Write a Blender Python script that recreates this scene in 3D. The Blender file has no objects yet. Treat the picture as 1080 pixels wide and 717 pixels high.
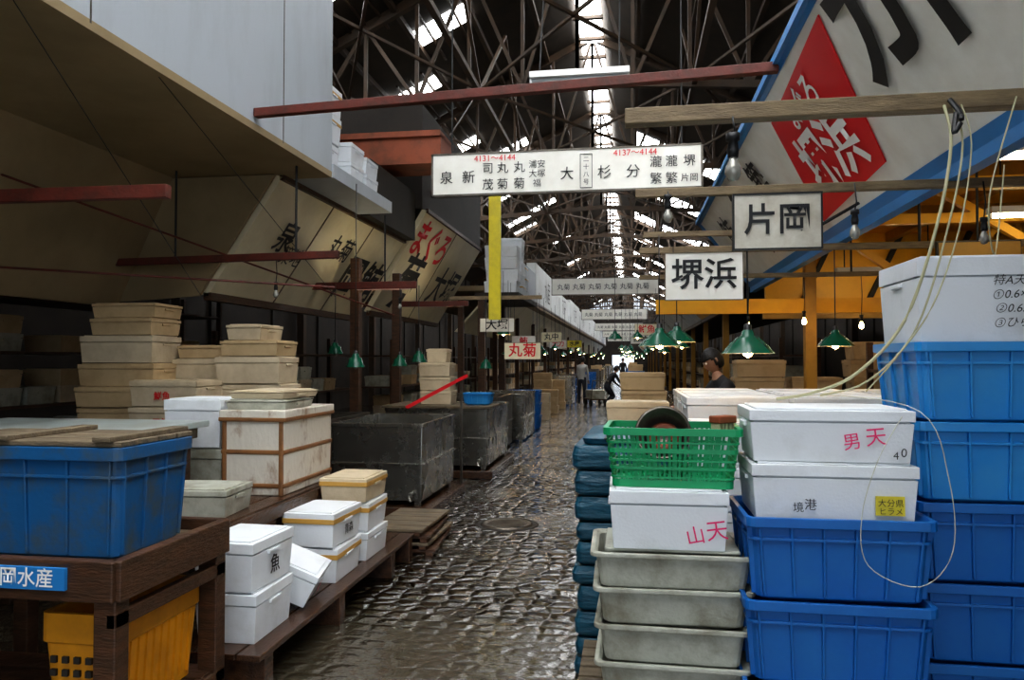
import bpy,bmesh,math,random
from mathutils import Vector,Matrix
random.seed(11)
SC=bpy.context.scene
COL=SC.collection
# ------------------------------------------------------------------ materials
def M(name,c1,c2=None,rough=.5,metal=0,scale=5,lo=.4,hi=.7,bump=0,bscale=40,emit=None,es=0,stretch=(1,1,1),rough2=None):
    m=bpy.data.materials.new(name);m.use_nodes=True
    nt=m.node_tree;N=nt.nodes;L=nt.links
    b=N['Principled BSDF'];b.inputs['Metallic'].default_value=metal;b.inputs['Roughness'].default_value=rough
    c1=(*c1,1);b.inputs['Base Color'].default_value=c1
    if c2 is not None or bump:
        g=N.new('ShaderNodeNewGeometry');mp=N.new('ShaderNodeMapping');mp.inputs['Scale'].default_value=stretch
        L.new(g.outputs['Position'],mp.inputs['Vector'])
    if c2 is not None:
        n=N.new('ShaderNodeTexNoise');n.inputs['Scale'].default_value=scale;n.inputs['Detail'].default_value=7;n.inputs['Roughness'].default_value=.65
        L.new(mp.outputs[0],n.inputs['Vector'])
        r=N.new('ShaderNodeMapRange');r.inputs[1].default_value=lo;r.inputs[2].default_value=hi
        L.new(n.outputs['Fac'],r.inputs[0])
        x=N.new('ShaderNodeMix');x.data_type='RGBA';x.inputs[6].default_value=c1;x.inputs[7].default_value=(*c2,1)
        L.new(r.outputs[0],x.inputs[0]);L.new(x.outputs[2],b.inputs['Base Color'])
        if rough2 is not None:
            q=N.new('ShaderNodeMapRange');q.inputs[3].default_value=rough;q.inputs[4].default_value=rough2
            L.new(r.outputs[0],q.inputs[0]);L.new(q.outputs[0],b.inputs['Roughness'])
    if bump:
        n2=N.new('ShaderNodeTexNoise');n2.inputs['Scale'].default_value=bscale;n2.inputs['Detail'].default_value=4
        L.new(mp.outputs[0],n2.inputs['Vector'])
        bp=N.new('ShaderNodeBump');bp.inputs['Strength'].default_value=bump;bp.inputs['Distance'].default_value=.02
        L.new(n2.outputs['Fac'],bp.inputs['Height']);L.new(bp.outputs[0],b.inputs['Normal'])
    if emit:
        b.inputs['Emission Color'].default_value=(*emit,1);b.inputs['Emission Strength'].default_value=es
    return m
foam=M('foam_white',(.76,.79,.82),(.56,.57,.55),.5,scale=3,lo=.5,hi=.85,bump=.08,bscale=90)
foamc=M('foam_cream',(.56,.42,.24),(.36,.25,.13),.6,scale=4,lo=.4,hi=.8,bump=.1,bscale=90)
foaml=M('foam_aged',(.64,.54,.38),(.42,.33,.21),.6,scale=4,lo=.4,hi=.8,bump=.1,bscale=90)
foamd=M('foam_dirty',(.48,.49,.42),(.20,.18,.12),.45,scale=6,lo=.42,hi=.75,bump=.15,bscale=60)
tape=M('tape_brown',(.26,.12,.045),(.16,.08,.035),.4,scale=8)
yband=M('strap_yellow',(.52,.30,.07),None,.4)
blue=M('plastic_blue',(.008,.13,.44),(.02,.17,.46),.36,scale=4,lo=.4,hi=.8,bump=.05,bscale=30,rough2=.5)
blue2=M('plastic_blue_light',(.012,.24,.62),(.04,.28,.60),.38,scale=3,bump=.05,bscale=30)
bluedirty=M('plastic_blue_old',(.008,.10,.26),(.07,.09,.09),.5,scale=7,lo=.45,hi=.72,bump=.1)
green=M('plastic_green',(.005,.32,.12),(.01,.26,.10),.35,scale=6)
yellow=M('plastic_yellow',(.68,.29,.012),(.50,.21,.015),.4,scale=6)
lemon=M('plastic_lemon',(.78,.66,.03),(.6,.5,.04),.4)
wood=M('wood_brown',(.10,.042,.018),(.03,.016,.008),.45,scale=6,lo=.3,hi=.7,bump=.4,bscale=25,stretch=(1,1,5))
woodwet=M('wood_wet',(.09,.04,.018),(.028,.014,.008),.2,scale=5,lo=.3,hi=.7,bump=.3,bscale=25,stretch=(5,1,5))
woodgrey=M('wood_weathered',(.22,.17,.105),(.08,.06,.04),.6,scale=5,lo=.3,hi=.7,bump=.4,bscale=30,stretch=(1,5,5))
plylight=M('plywood_pale',(.40,.46,.46),(.28,.30,.27),.3,scale=3)
chestm=M('chest_paint_worn',(.64,.60,.52),(.24,.12,.05),.5,scale=6,lo=.53,hi=.70,bump=.25,bscale=30,stretch=(1,1,.5))
steel=M('steel_galvanised',(.55,.54,.49),(.28,.27,.24),.20,metal=.95,scale=4,lo=.35,hi=.7,bump=.15,bscale=7,rough2=.34)
steeld=M('steel_dark',(.20,.18,.15),(.09,.075,.06),.34,metal=.8,scale=5,bump=.1)
truss=M('truss_steel',(.050,.034,.021),(.09,.048,.022),.6,scale=2)
rust=M('rust_red_paint',(.14,.026,.015),(.065,.023,.014),.55,scale=9,lo=.4,hi=.7,bump=.2)
rusto=M('rust_orange',(.30,.075,.03),(.14,.045,.02),.6,scale=3)
beamw=M('timber_beam_tan',(.27,.20,.11),(.13,.09,.05),.6,scale=6,lo=.35,hi=.7,bump=.3,stretch=(1,6,6))
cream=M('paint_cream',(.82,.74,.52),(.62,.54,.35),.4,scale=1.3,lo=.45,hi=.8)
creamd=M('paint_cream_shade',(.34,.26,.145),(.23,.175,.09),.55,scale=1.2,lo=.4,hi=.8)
greyw=M('cladding_grey_blue',(.46,.50,.54),(.34,.37,.39),.5,scale=1.2,lo=.45,hi=.8,stretch=(1,1,.3))
whitew=M('cladding_white',(.68,.70,.70),(.50,.50,.46),.5,scale=1.5,lo=.45,hi=.8)
yelw=M('paint_yellow',(.80,.40,.012),(.56,.26,.010),.5,scale=1.5,lo=.4,hi=.8)
ochre=M('paint_ochre',(.45,.24,.03),(.28,.14,.02),.5,scale=2)
signw=M('sign_white',(.88,.87,.80),(.78,.76,.68),.4,scale=3)
signold=M('sign_board_aged',(.66,.63,.54),(.45,.40,.31),.5,scale=5)
black=M('paint_black',(.012,.012,.013),None,.45)
red=M('paint_red',(.70,.010,.020),None,.45)
pink=M('marker_pink',(.75,.02,.16),None,.5)
white=M('paint_white',(.88,.88,.86),None,.45)
bluep=M('paint_blue',(.02,.20,.50),None,.45)
dark=M('dark_board',(.03,.024,.018),(.018,.015,.012),.7,scale=2)
darkwall=M('dark_wall_boards',(.035,.025,.017),(.018,.013,.010),.7,scale=2,bump=.2)
roofm=M('roof_sheet',(.042,.03,.019),(.024,.018,.012),.7,scale=2)
tarp=M('tarp_blue',(.005,.085,.14),(.003,.05,.085),.38,scale=5,bump=.9,bscale=9,stretch=(1,1,3))
cable=M('cable_cream',(.46,.44,.27),None,.45)
cablew=M('cable_pale',(.5,.5,.42),None,.45)
cabled=M('cable_dark',(.02,.02,.02),None,.5)
lampg=M('enamel_green',(.004,.085,.045),None,.25)
lampw=M('enamel_white',(.85,.82,.72),None,.3)
bulbon=M('bulb_lit',(1,.8,.5),None,.3,emit=(1,.62,.24),es=55)
tubeon=M('tube_lit',(1,1,.9),None,.3,emit=(1,.86,.58),es=34)
tubedim=M('tube_unlit',(.55,.58,.6),None,.25)
bulbglass=M('bulb_glass',(.35,.34,.30),None,.05,metal=.3)
skyl=M('skylight_glass',(.9,.95,1),None,.3,emit=(.97,.985,1.0),es=14)
skin=M('skin',(.42,.24,.15),(.36,.19,.12),.5)
hairm=M('hair_black',(.010,.008,.008),None,.5,bump=.4,bscale=80)
jacket=M('jacket_black',(.014,.014,.018),(.03,.03,.035),.8,scale=10)
jwhite=M('jacket_pale',(.5,.5,.48),None,.8)
trous=M('trousers_dark',(.03,.035,.05),None,.8)
boots=M('boots_rubber',(.02,.02,.02),None,.35)
eyew=M('eye_white',(.8,.8,.78),None,.3)
lip=M('lips',(.32,.13,.10),None,.5)

def floor_mat():
    m=bpy.data.materials.new('wet_cobble_floor');m.use_nodes=True
    nt=m.node_tree;N=nt.nodes;L=nt.links;b=N['Principled BSDF']
    def rng(src,a,c,d=0,e=1,sm=False):
        r=N.new('ShaderNodeMapRange');r.inputs[1].default_value=a;r.inputs[2].default_value=c;r.inputs[3].default_value=d;r.inputs[4].default_value=e
        if sm: r.interpolation_type='SMOOTHSTEP'
        L.new(src,r.inputs[0]);return r.outputs[0]
    def noise(sc,det=4):
        n=N.new('ShaderNodeTexNoise');n.inputs['Scale'].default_value=sc;n.inputs['Detail'].default_value=det
        L.new(g.outputs['Position'],n.inputs['Vector']);return n
    def math_(op,a,b_=None,v=None,v2=None):
        k=N.new('ShaderNodeMath');k.operation=op;L.new(a,k.inputs[0])
        if b_ is not None: L.new(b_,k.inputs[1])
        if v is not None: k.inputs[1].default_value=v
        if v2 is not None: k.inputs[2].default_value=v2
        return k.outputs[0]
    g=N.new('ShaderNodeNewGeometry')
    wn=noise(2.5)
    add=N.new('ShaderNodeVectorMath');add.operation='MULTIPLY_ADD';add.inputs[1].default_value=(.08,.08,0)
    L.new(wn.outputs['Color'],add.inputs[0]);L.new(g.outputs['Position'],add.inputs[2])
    fl=N.new('ShaderNodeVectorMath');fl.operation='MULTIPLY';fl.inputs[1].default_value=(1,1.2,0);L.new(add.outputs[0],fl.inputs[0])
    vo=N.new('ShaderNodeTexVoronoi');vo.feature='DISTANCE_TO_EDGE';vo.inputs['Scale'].default_value=6.8;vo.inputs['Randomness'].default_value=.5
    L.new(fl.outputs[0],vo.inputs['Vector'])
    dome=rng(vo.outputs['Distance'],0,.36,sm=True)
    vc=N.new('ShaderNodeTexVoronoi');vc.inputs['Scale'].default_value=6.8;vc.inputs['Randomness'].default_value=.5
    L.new(fl.outputs[0],vc.inputs['Vector'])
    sx0=N.new('ShaderNodeSeparateXYZ');L.new(vc.outputs['Color'],sx0.inputs[0])
    big=noise(.9,5);pud=rng(big.outputs['Fac'],.50,.58)
    sx=N.new('ShaderNodeSeparateXYZ');L.new(g.outputs['Position'],sx.inputs[0])
    near=rng(sx.outputs['Y'],5.0,4.3)
    flat=math_('MAXIMUM',pud,near)
    inv=math_('MULTIPLY_ADD',flat,v=-.82,v2=1)
    fine=noise(18,6)
    h=math_('MULTIPLY',dome,inv)
    h2=N.new('ShaderNodeMath');h2.operation='MULTIPLY_ADD';h2.inputs[1].default_value=.30
    L.new(fine.outputs['Fac'],h2.inputs[0]);L.new(h,h2.inputs[2])
    bp=N.new('ShaderNodeBump');bp.inputs['Strength'].default_value=1;bp.inputs['Distance'].default_value=.042
    L.new(h2.outputs[0],bp.inputs['Height']);L.new(bp.outputs[0],b.inputs['Normal'])
    bp2=N.new('ShaderNodeBump');bp2.inputs['Strength'].default_value=.8;bp2.inputs['Distance'].default_value=.026
    L.new(h2.outputs[0],bp2.inputs['Height']);L.new(bp2.outputs[0],b.inputs['Coat Normal'])
    cm=N.new('ShaderNodeMix');cm.data_type='RGBA';cm.inputs[6].default_value=(.006,.005,.003,1);cm.inputs[7].default_value=(.080,.062,.032,1)
    L.new(math_('MULTIPLY',dome,rng(sx0.outputs['X'],0,1,.45,1.0)),cm.inputs[0])
    c2=N.new('ShaderNodeMix');c2.data_type='RGBA';c2.inputs[7].default_value=(.060,.050,.032,1)
    L.new(near,c2.inputs[0]);L.new(cm.outputs[2],c2.inputs[6]);L.new(c2.outputs[2],b.inputs['Base Color'])
    n3=noise(3,6);L.new(rng(n3.outputs['Fac'],.35,.65,.08,.26),b.inputs['Roughness'])
    b.inputs['Specular IOR Level'].default_value=.8
    L.new(rng(flat,0,1,.7,1.0),b.inputs['Coat Weight']);b.inputs['Coat Roughness'].default_value=.06;b.inputs['Coat IOR'].default_value=1.9
    return m
floorm=floor_mat()
# ------------------------------------------------------------------ mesh builder
class B:
    def __init__(s): s.v=[];s.f=[];s.m=[];s.mats=[]
    def mi(s,m):
        if m not in s.mats: s.mats.append(m)
        return s.mats.index(m)
    def add(s,vs,fs,m):
        o=len(s.v)
        for v in vs: s.v.append(Vector(v))
        k=s.mi(m)
        for f in fs: s.f.append([i+o for i in f]);s.m.append(k)
    def box(s,x0,x1,y0,y1,z0,z1,m,t=0):
        vs=[(x0+t,y0+t,z0),(x1-t,y0+t,z0),(x1-t,y1-t,z0),(x0+t,y1-t,z0),(x0,y0,z1),(x1,y0,z1),(x1,y1,z1),(x0,y1,z1)]
        s.add(vs,[(3,2,1,0),(4,5,6,7),(0,1,5,4),(1,2,6,5),(2,3,7,6),(3,0,4,7)],m)
    def bar(s,p,q,w,h,m):
        p=Vector(p);q=Vector(q);d=(q-p).normalized()
        up=Vector((0,0,1)) if abs(d.z)<.95 else Vector((0,1,0))
        a=d.cross(up).normalized()*w/2;b=a.cross(d).normalized()*h/2
        vs=[p-a-b,p+a-b,p+a+b,p-a+b,q-a-b,q+a-b,q+a+b,q-a+b]
        s.add(vs,[(0,1,2,3),(7,6,5,4),(0,4,5,1),(1,5,6,2),(2,6,7,3),(3,7,4,0)],m)
    def tube(s,pts,r,m,n=8,caps=True):
        pts=[Vector(p) for p in pts];vs=[];fs=[]
        for i,p in enumerate(pts):
            d=(pts[min(i+1,len(pts)-1)]-pts[max(i-1,0)]).normalized()
            up=Vector((0,0,1)) if abs(d.z)<.9 else Vector((1,0,0))
            a=d.cross(up).normalized();b=a.cross(d)
            rr=r[i] if isinstance(r,(list,tuple)) else r
            for k in range(n):
                t=2*math.pi*k/n;vs.append(p+a*rr*math.cos(t)+b*rr*math.sin(t))
        for i in range(len(pts)-1):
            for k in range(n):
                fs.append((i*n+k,i*n+(k+1)%n,(i+1)*n+(k+1)%n,(i+1)*n+k))
        if caps: fs.append(tuple(range(n)));fs.append(tuple(reversed(range((len(pts)-1)*n,len(pts)*n))))
        s.add(vs,fs,m)
    def lathe(s,prof,c,m,n=20):
        c=Vector(c);vs=[];fs=[]
        for r,z in prof:
            for k in range(n):
                t=2*math.pi*k/n;vs.append(c+Vector((r*math.cos(t),r*math.sin(t),z)))
        for i in range(len(prof)-1):
            for k in range(n): fs.append((i*n+k,i*n+(k+1)%n,(i+1)*n+(k+1)%n,(i+1)*n+k))
        s.add(vs,fs,m)
    def slab(s,pts,off,m):
        off=Vector(off);n=len(pts);vs=[Vector(p) for p in pts]+[Vector(p)+off for p in pts]
        fs=[tuple(range(n)),tuple(reversed(range(n,2*n)))]+[(i,(i+1)%n,n+(i+1)%n,n+i) for i in range(n)]
        s.add(vs,fs,m)
    def loft(s,rings,m,r=.03,cap0=True,cap1=True):
        vs=[];fs=[]
        for (hw,hd,z) in rings:
            rr=min(r,hw*.5,hd*.5)
            for (cx,cy,a0) in ((hw-rr,hd-rr,0),(-hw+rr,hd-rr,90),(-hw+rr,-hd+rr,180),(hw-rr,-hd+rr,270)):
                for k in range(4):
                    a=math.radians(a0+30*k);vs.append((cx+rr*math.cos(a),cy+rr*math.sin(a),z))
        n=16
        for i in range(len(rings)-1):
            for k in range(n): fs.append((i*n+k,i*n+(k+1)%n,(i+1)*n+(k+1)%n,(i+1)*n+k))
        if cap0: fs.append(tuple(reversed(range(n))))
        if cap1: fs.append(tuple(range((len(rings)-1)*n,len(rings)*n)))
        s.add(vs,fs,m)
    def obj(s,name,loc=(0,0,0),rz=0,bevel=0,smooth=False,parent=None,rot=None):
        me=bpy.data.meshes.new(name);me.from_pydata([tuple(v) for v in s.v],[],s.f)
        for m in s.mats: me.materials.append(m)
        me.polygons.foreach_set('material_index',s.m)
        bm=bmesh.new();bm.from_mesh(me);bmesh.ops.recalc_face_normals(bm,faces=bm.faces);bm.to_mesh(me);bm.free()
        if smooth:
            for p in me.polygons:p.use_smooth=True
        o=bpy.data.objects.new(name,me);COL.objects.link(o);o.location=loc
        o.rotation_euler=rot if rot else (0,0,math.radians(rz))
        if bevel:
            b=o.modifiers.new('bevel','BEVEL');b.width=bevel;b.segments=2;b.limit_method='ANGLE';b.angle_limit=math.radians(40)
        if parent: o.parent=parent
        return o
def text(parent,body,size,c,right,up,m,name='lettering',off=.006,bold=0.0,sx=1,shear=0):
    cu=bpy.data.curves.new(name,'FONT');cu.body=body;cu.size=size;cu.align_x='CENTER';cu.align_y='CENTER';cu.offset=bold*size;cu.shear=shear;cu.resolution_u=3
    o=bpy.data.objects.new(name,cu);COL.objects.link(o)
    dg=bpy.context.evaluated_depsgraph_get();me=bpy.data.meshes.new_from_object(o.evaluated_get(dg))
    bpy.data.objects.remove(o)
    me.materials.clear();me.materials.append(m)
    r=Vector(right).normalized();u=Vector(up);u=(u-r*u.dot(r)).normalized();n=r.cross(u);p=Vector(c)+n*off
    Mx=Matrix(((r.x*sx,u.x,n.x,p.x),(r.y*sx,u.y,n.y,p.y),(r.z*sx,u.z,n.z,p.z),(0,0,0,1)))
    me.transform(Mx)
    t=bpy.data.objects.new(name,me);COL.objects.link(t)
    if parent: t.parent=parent
    return t
XR=(1,0,0);ZU=(0,0,1)
def brush(parent,body,size,c,m,tilt=8,sp=.95):
    """hand-written marks: each character placed with its own tilt"""
    x=c[0]
    for i,ch in enumerate(body):
        a=math.radians(tilt+(i%2)*-9+(i%3)*5)
        text(parent,ch,size*(1+.12*((i*7)%3-1)),(x,c[1],c[2]+size*.12*((i*5)%3-1)),(math.cos(a),0,math.sin(a)),(-math.sin(a)+.25,0,math.cos(a)),m,'marker_text')
        x+=size*sp
# ------------------------------------------------------------------ props
def foam_geo(b,w,d,h,m,z=0,x=0,y=0,band=None):
    lh=h*.24
    b.box(x-w/2,x+w/2,y-d/2,y+d/2,z,z+h-lh-.006,m,t=.012)
    b.box(x-w/2+.012,x+w/2-.012,y-d/2+.012,y+d/2-.012,z+h-lh-.006,z+h-lh,m)
    b.box(x-w/2-.004,x+w/2+.004,y-d/2-.004,y+d/2+.004,z+h-lh,z+h-.008,m)
    b.box(x-w/2+.02,x+w/2-.02,y-d/2+.02,y+d/2-.02,z+h-.008,z+h,m)
    for sx in (-1,1):
        b.box(x+sx*(w/2+.002)-.008,x+sx*(w/2+.002)+.008,y-.06,y+.06,z+h-lh-.03,z+h-lh-.012,m)
    if band:
        b.box(x-w/2-.006,x+w/2+.006,y-d/2-.006,y+d/2+.006,z+h-lh-.020,z+h-lh+.012,band)
def foam_box(x,y,z,w,d,h,rz=0,m=None,band=None,label=None,lm=None,ls=.09,rot=None,side=None):
    b=B();foam_geo(b,w,d,h,m or foam,band=band)
    o=b.obj('foam_box',(x,y,z),rz,bevel=.008,rot=rot)
    if label: text(o,label,ls,(0,-d/2-.004,h*.38),XR,ZU,lm or black,'label_text',bold=.012)
    if side: text(o,side,ls,(w/2+.004,0,h*.38),(0,1,0),ZU,lm or black,'label_text',bold=.012)
    return o
def stack_obj(name,x,y,z,cols,m=None):
    b=B()
    for (cx,cy,w,d,h,n) in cols:
        for i in range(n):
            foam_geo(b,w,d,h-.003,m or foam,z=i*h,x=cx+random.uniform(-.02,.02),y=cy+random.uniform(-.02,.02),band=yband if random.random()<.12 else None)
    return b.obj(name,(x,y,z),0,bevel=.006)
def bin_geo(b,w,d,h,m,z=0,ribs=True,taper=.022,sp=.13):
    W=w/2;D=d/2;k=taper
    def r(f,o=0): return (W-k*(1-f)-.02+o,D-k*(1-f)-.02+o,z+h*f)
    rings=[r(0,-.02),(r(0)[0],r(0)[1],z+.012),r(.88),(W-.004,D-.004,z+h*.88),(W,D,z+h*.885),(W,D,z+h),(W-.018,D-.018,z+h),(W-.03,D-.03,z+h*.92),(W-k-.035,D-k-.035,z+.02)]
    b.loft(rings,m,r=.035)
    if ribs:
        n=max(4,int(w/sp))
        for i in range(n+1):
            fx=-.93+1.86*i/n
            for sy in (-1,1):
                b.bar((fx*(W-k-.03),sy*(D-k-.018),z+.02),(fx*(W-.03),sy*(D-k*.1-.018),z+h*.885),.010,.022,m)
        n=max(3,int(d/sp))
        for i in range(n+1):
            fy=-.93+1.86*i/n
            for sx in (-1,1):
                b.bar((sx*(W-k-.018),fy*(D-k-.03),z+.02),(sx*(W-k*.1-.018),fy*(D-.03),z+h*.885),.022,.010,m)
        for f in (.72,):
            b.loft([(r(f)[0],r(f)[1],z+h*f),(r(f,.012)[0],r(f,.012)[1],z+h*f),(r(f,.012)[0],r(f,.012)[1],z+h*f+.012),(r(f)[0],r(f)[1],z+h*f+.012)],m,r=.035,cap0=False,cap1=False)
def plastic_bin(x,y,z,w,d,h,rz=0,m=None,ribs=True,name='plastic_bin',sp=.13):
    b=B();bin_geo(b,w,d,h,m or blue,ribs=ribs,sp=sp);return b.obj(name,(x,y,z),rz,bevel=.003)
def basket(name,x,y,z,w,d,h,m,rz=0,pitch=.022,sw=.007):
    b=B();W=w/2;D=d/2;k=.03
    def at(f): return W-k*(1-f),D-k*(1-f)
    def ring(f,hh,o=.006):
        a,c=at(f)
        b.loft([(a+o,c+o,h*f),(a+o,c+o,h*f+hh),(a-.006,c-.006,h*f+hh),(a-.006,c-.006,h*f),(a+o,c+o,h*f)],m,r=.03,cap0=False,cap1=False)
    ring(.88,h*.12,.014);ring(.0,.03);ring(.30,.012);ring(.58,.018);ring(.74,.008);ring(.15,.008);ring(.44,.008)
    a,c=at(0);b.box(-a+.004,a-.004,-c+.004,c-.004,.002,.010,m)
    n=int(w/pitch)
    for i in range(1,n):
        f=-1+2*i/n
        for sy in (-1,1):
            b.bar((f*(W-k-.02),sy*at(0)[1],.005),(f*(W-.02),sy*at(.93)[1],h*.93),sw if i%4 else .018,.005,m)
    n=int(d/pitch)
    for i in range(1,n):
        f=-1+2*i/n
        for sx in (-1,1):
            b.bar((sx*at(0)[0],f*(D-k-.02),.005),(sx*at(.93)[0],f*(D-.02),h*.93),.005,sw if i%4 else .018,m)
    return b.obj(name,(x,y,z),rz)
def pallet(x,y,z,w,d,h,m=None,rz=0,n=7,name='wooden_pallet'):
    b=B();m=m or wood
    for i in range(n):
        yy=-d/2+d*(i+.5)/n
        b.box(-w/2,w/2,yy-d/n*.42,yy+d/n*.42,h-.022,h,m)
    for xx in (-w/2+.05,0,w/2-.05):
        b.box(xx-.04,xx+.04,-d/2,d/2,.02,h-.022,m)
    for yy in (-d/2+.05,0,d/2-.05): b.box(-w/2,w/2,yy-.05,yy+.05,0,.02,m)
    return b.obj(name,(x,y,z),rz,bevel=.004)
def steel_tank(x0,x1,y0,y1,z0,z1,m=None):
    b=B();m=m or steel;cx=(x0+x1)/2;cy=(y0+y1)/2;W=(x1-x0)/2;D=(y1-y0)/2;H=z1-z0
    b.loft([(W-.02,D-.02,.06),(W-.01,D-.01,H-.04),(W,D,H-.04),(W,D,H),(W-.03,D-.03,H),(W-.035,D-.035,.09)],m,r=.015)
    for sx in (-1,1):
        for sy in (-1,1): b.box(sx*(W-.08)-.03,sx*(W-.08)+.03,sy*(D-.08)-.03,sy*(D-.08)+.03,0,.06,m)
    b.box(-W+.0,W-.0,-D-.001,-D+.012,H*.5,H*.5+.02,m)
    b.tube([(W-.12,-D+.01,.14),(W-.12,-D-.06,.14),(W-.12,-D-.06,.07)],.022,m)
    b.bar((W-.005,-D+.02,H*.5+.01),(W-.005,D-.02,H*.5+.01),.02,.02,m)
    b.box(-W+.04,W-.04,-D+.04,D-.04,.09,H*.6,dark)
    return b.obj('steel_tank',(cx,cy,z0),0,bevel=.004)
def shade_lamp(x,y,z,top,lit=True,r=.15,m=None):
    b=B();m=m or lampg
    b.lathe([(.025,.12),(.035,.11),(.04,.085),(.07,.07),(r*.8,.02),(r,-.015),(r+.004,-.02)],(0,0,0),m)
    b.lathe([(r+.002,-.02),(r-.006,-.014),(r*.78,.014),(.065,.06),(.02,.07)],(0,0,0),lampw)
    b.lathe([(.001,.16),(.022,.15),(.024,.11),(.024,.05),(.001,.05)],(0,0,0),black,10)
    b.lathe([(.001,-.045),(.024,-.03),(.03,-.008),(.02,.03),(.001,.052)],(0,0,0),bulbon if lit else bulbglass,8)
    b.tube([(0,0,.15),(0,0,top-z)],.005,cabled,6)
    return b.obj('pendant_lamp',(x,y,z),smooth=True)
def bare_bulb(x,y,z,top,lit=False,s=.72):
    b=B()
    b.lathe([(.001,-.075*s),(.022*s,-.068*s),(.036*s,-.04*s),(.034*s,-.015*s),(.018*s,.02*s),(.015*s,.035*s),(.001,.036*s)],(0,0,0),bulbon if lit else bulbglass,12)
    b.lathe([(.001,.03*s),(.022*s,.03*s),(.026*s,.06*s),(.02*s,.10*s),(.03*s,.105*s),(.03*s,.135*s),(.001,.14*s)],(0,0,0),black,12)
    b.tube([(0,0,.13*s),(.01,0,(top-z)*.6),(0,0,top-z)],.004,cabled,6)
    return b.obj('hanging_bulb',(x,y,z),smooth=True)
# ------------------------------------------------------------------ room shell
YB,YE=-5,100
b=B();b.box(-9.5,7.5,YB-4,YE+8,-.1,0,floorm);b.obj('floor')
def wall(name,x,sgn):
    b=B();b.box(min(x,x+sgn*.15),max(x,x+sgn*.15),YB,YE,0,6.3,darkwall)
    for i in range(0,int(YE-YB),3): b.box(min(x-sgn*.06,x),max(x-sgn*.06,x),YB+i,YB+i+.12,0,6.3,dark)
    b.obj(name)
wall('wall_left',-9.5,-1);wall('wall_right',7.5,1)
b=B()
b.box(-9.5,-2.4,YE,YE+.2,0,8,darkwall);b.box(.4,7.5,YE,YE+.2,0,8,darkwall);b.box(-2.4,.4,YE,YE+.2,2.3,10.4,darkwall)
b.obj('wall_back')
b=B()
b.box(-9.5,-3.4,YB-.2,YB,0,8,darkwall);b.box(5.5,7.5,YB-.2,YB,0,8,darkwall);b.box(-3.4,5.5,YB-.2,YB,6.2,9.6,darkwall)
b.obj('wall_front')
ridge=(-1.0,10.5)
rb=B();sb=B()
NC=7
def rp(side,t):
    ex=-9.5 if side<0 else 7.5
    return ridge[0]+(ex-ridge[0])*t,ridge[1]+(6.3-ridge[1])*t
random.seed(5)
ny=int((YE-YB)/2.5)
for side in (-1,1):
    for j in range(ny):
        y0=YB+j*2.5;y1=y0+2.5
        for i in range(NC):
            t0=i/NC;t1=(i+1)/NC
            glass=False;ya=y0+.15;yb_=y0+2.2
            if y0<4: glass=(i in (1,3))  # unseen panes above the camera, added to light the foreground
            elif side<0:
                glass=(i==3 and y0<40 and j%5!=3) or (i==4 and y0<32 and j%3==0) or (i==2 and j%4==0)
                ya=y0+random.uniform(.1,.9);yb_=ya+random.uniform(.3,.8)
            else:
                glass=(i in (1,2,3,4) and j%3==1 and y0>22) or (i==5 and random.random()<.15)
                yb_=ya+1.7
            x0,z0=rp(side,t0);x1,z1=rp(side,t1)
            if glass:
                sb.slab([(x0+.0,ya,z0-.03),(x1,ya,z1-.03),(x1,yb_,z1-.03),(x0,yb_,z0-.03)],(0,0,.03),skyl)
                for q in (.25,.5,.75):
                    xa=x0+(x1-x0)*q;za=z0+(z1-z0)*q
                    rb.bar((xa,y0,za-.05),(xa,y1,za-.05),.05,.05,truss)
            rb.slab([(x0,y0,z0),(x1,y0,z1),(x1,y1,z1),(x0,y1,z0)],(0,0,.06),roofm)
sb.box(-1.30,-.70,YB,YE,10.22,10.25,skyl)
for j in range(int((YE-YB)/1.25)):
    rb.box(-1.4,-.65,YB+j*1.25,YB+j*1.25+.12,10.12,10.2,truss)
rb.obj('ceiling');sb.obj('skylight')
def roof_truss(y):
    b=B();zb=6.4;n=8
    for side in (-1,1):
        prev=None
        for i in range(n+1):
            x,z=rp(side,i/n);z-=.12
            zc=zb+.9*(1-(i/n))*.6
            p=Vector((x,y,z));q=Vector((x,y,min(zc,z-.05)))
            b.bar(p,q,.07,.07,truss)
            if prev:
                b.bar(prev[0],p,.14,.18,truss);b.bar(prev[1],q,.12,.14,truss)
                if i%2: b.bar(prev[0],q,.06,.07,truss)
                else: b.bar(prev[1],p,.06,.07,truss)
            prev=(p,q)
    b.box(-9.4,-9.2,y-.1,y+.1,0,6.4,truss);b.box(7.2,7.4,y-.1,y+.1,0,6.4,truss)
    return b.obj('roof_truss')
for k in range(16): roof_truss(2.5+6*k)
b=B()
for side in (-1,1):
    for i in (1,2,3,4,5,6):
        x,z=rp(side,i/7);b.box(x-.05,x+.05,YB,YE,z-.16,z-.04,truss)
for x in (-5.6,-2.9,1.2,3.8):
    t=(ridge[0]-x)/8.5 if x<ridge[0] else (x-ridge[0])/8.5
    zt=10.5-4.2*t-.3;zb=7.0-.5*t
    b.box(x-.05,x+.05,YB,YE,zb-.1,zb,truss)
    y=2.5
    while y<YE-6:
        b.bar((x,y,zb),(x,y+3,zt),.06,.06,truss);b.bar((x,y+3,zt),(x,y+6,zb),.06,.06,truss);y+=6
y=2.5
while y<60:
    for (xa,xb) in ((-5.6,-2.9),(1.2,3.8),(-2.9,1.2)):
        b.bar((xa,y,6.9),(xb,y+6,6.9),.05,.05,truss);b.bar((xb,y,6.9),(xa,y+6,6.9),.05,.05,truss)
    y+=6
b.obj('roof_bracing')
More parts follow.
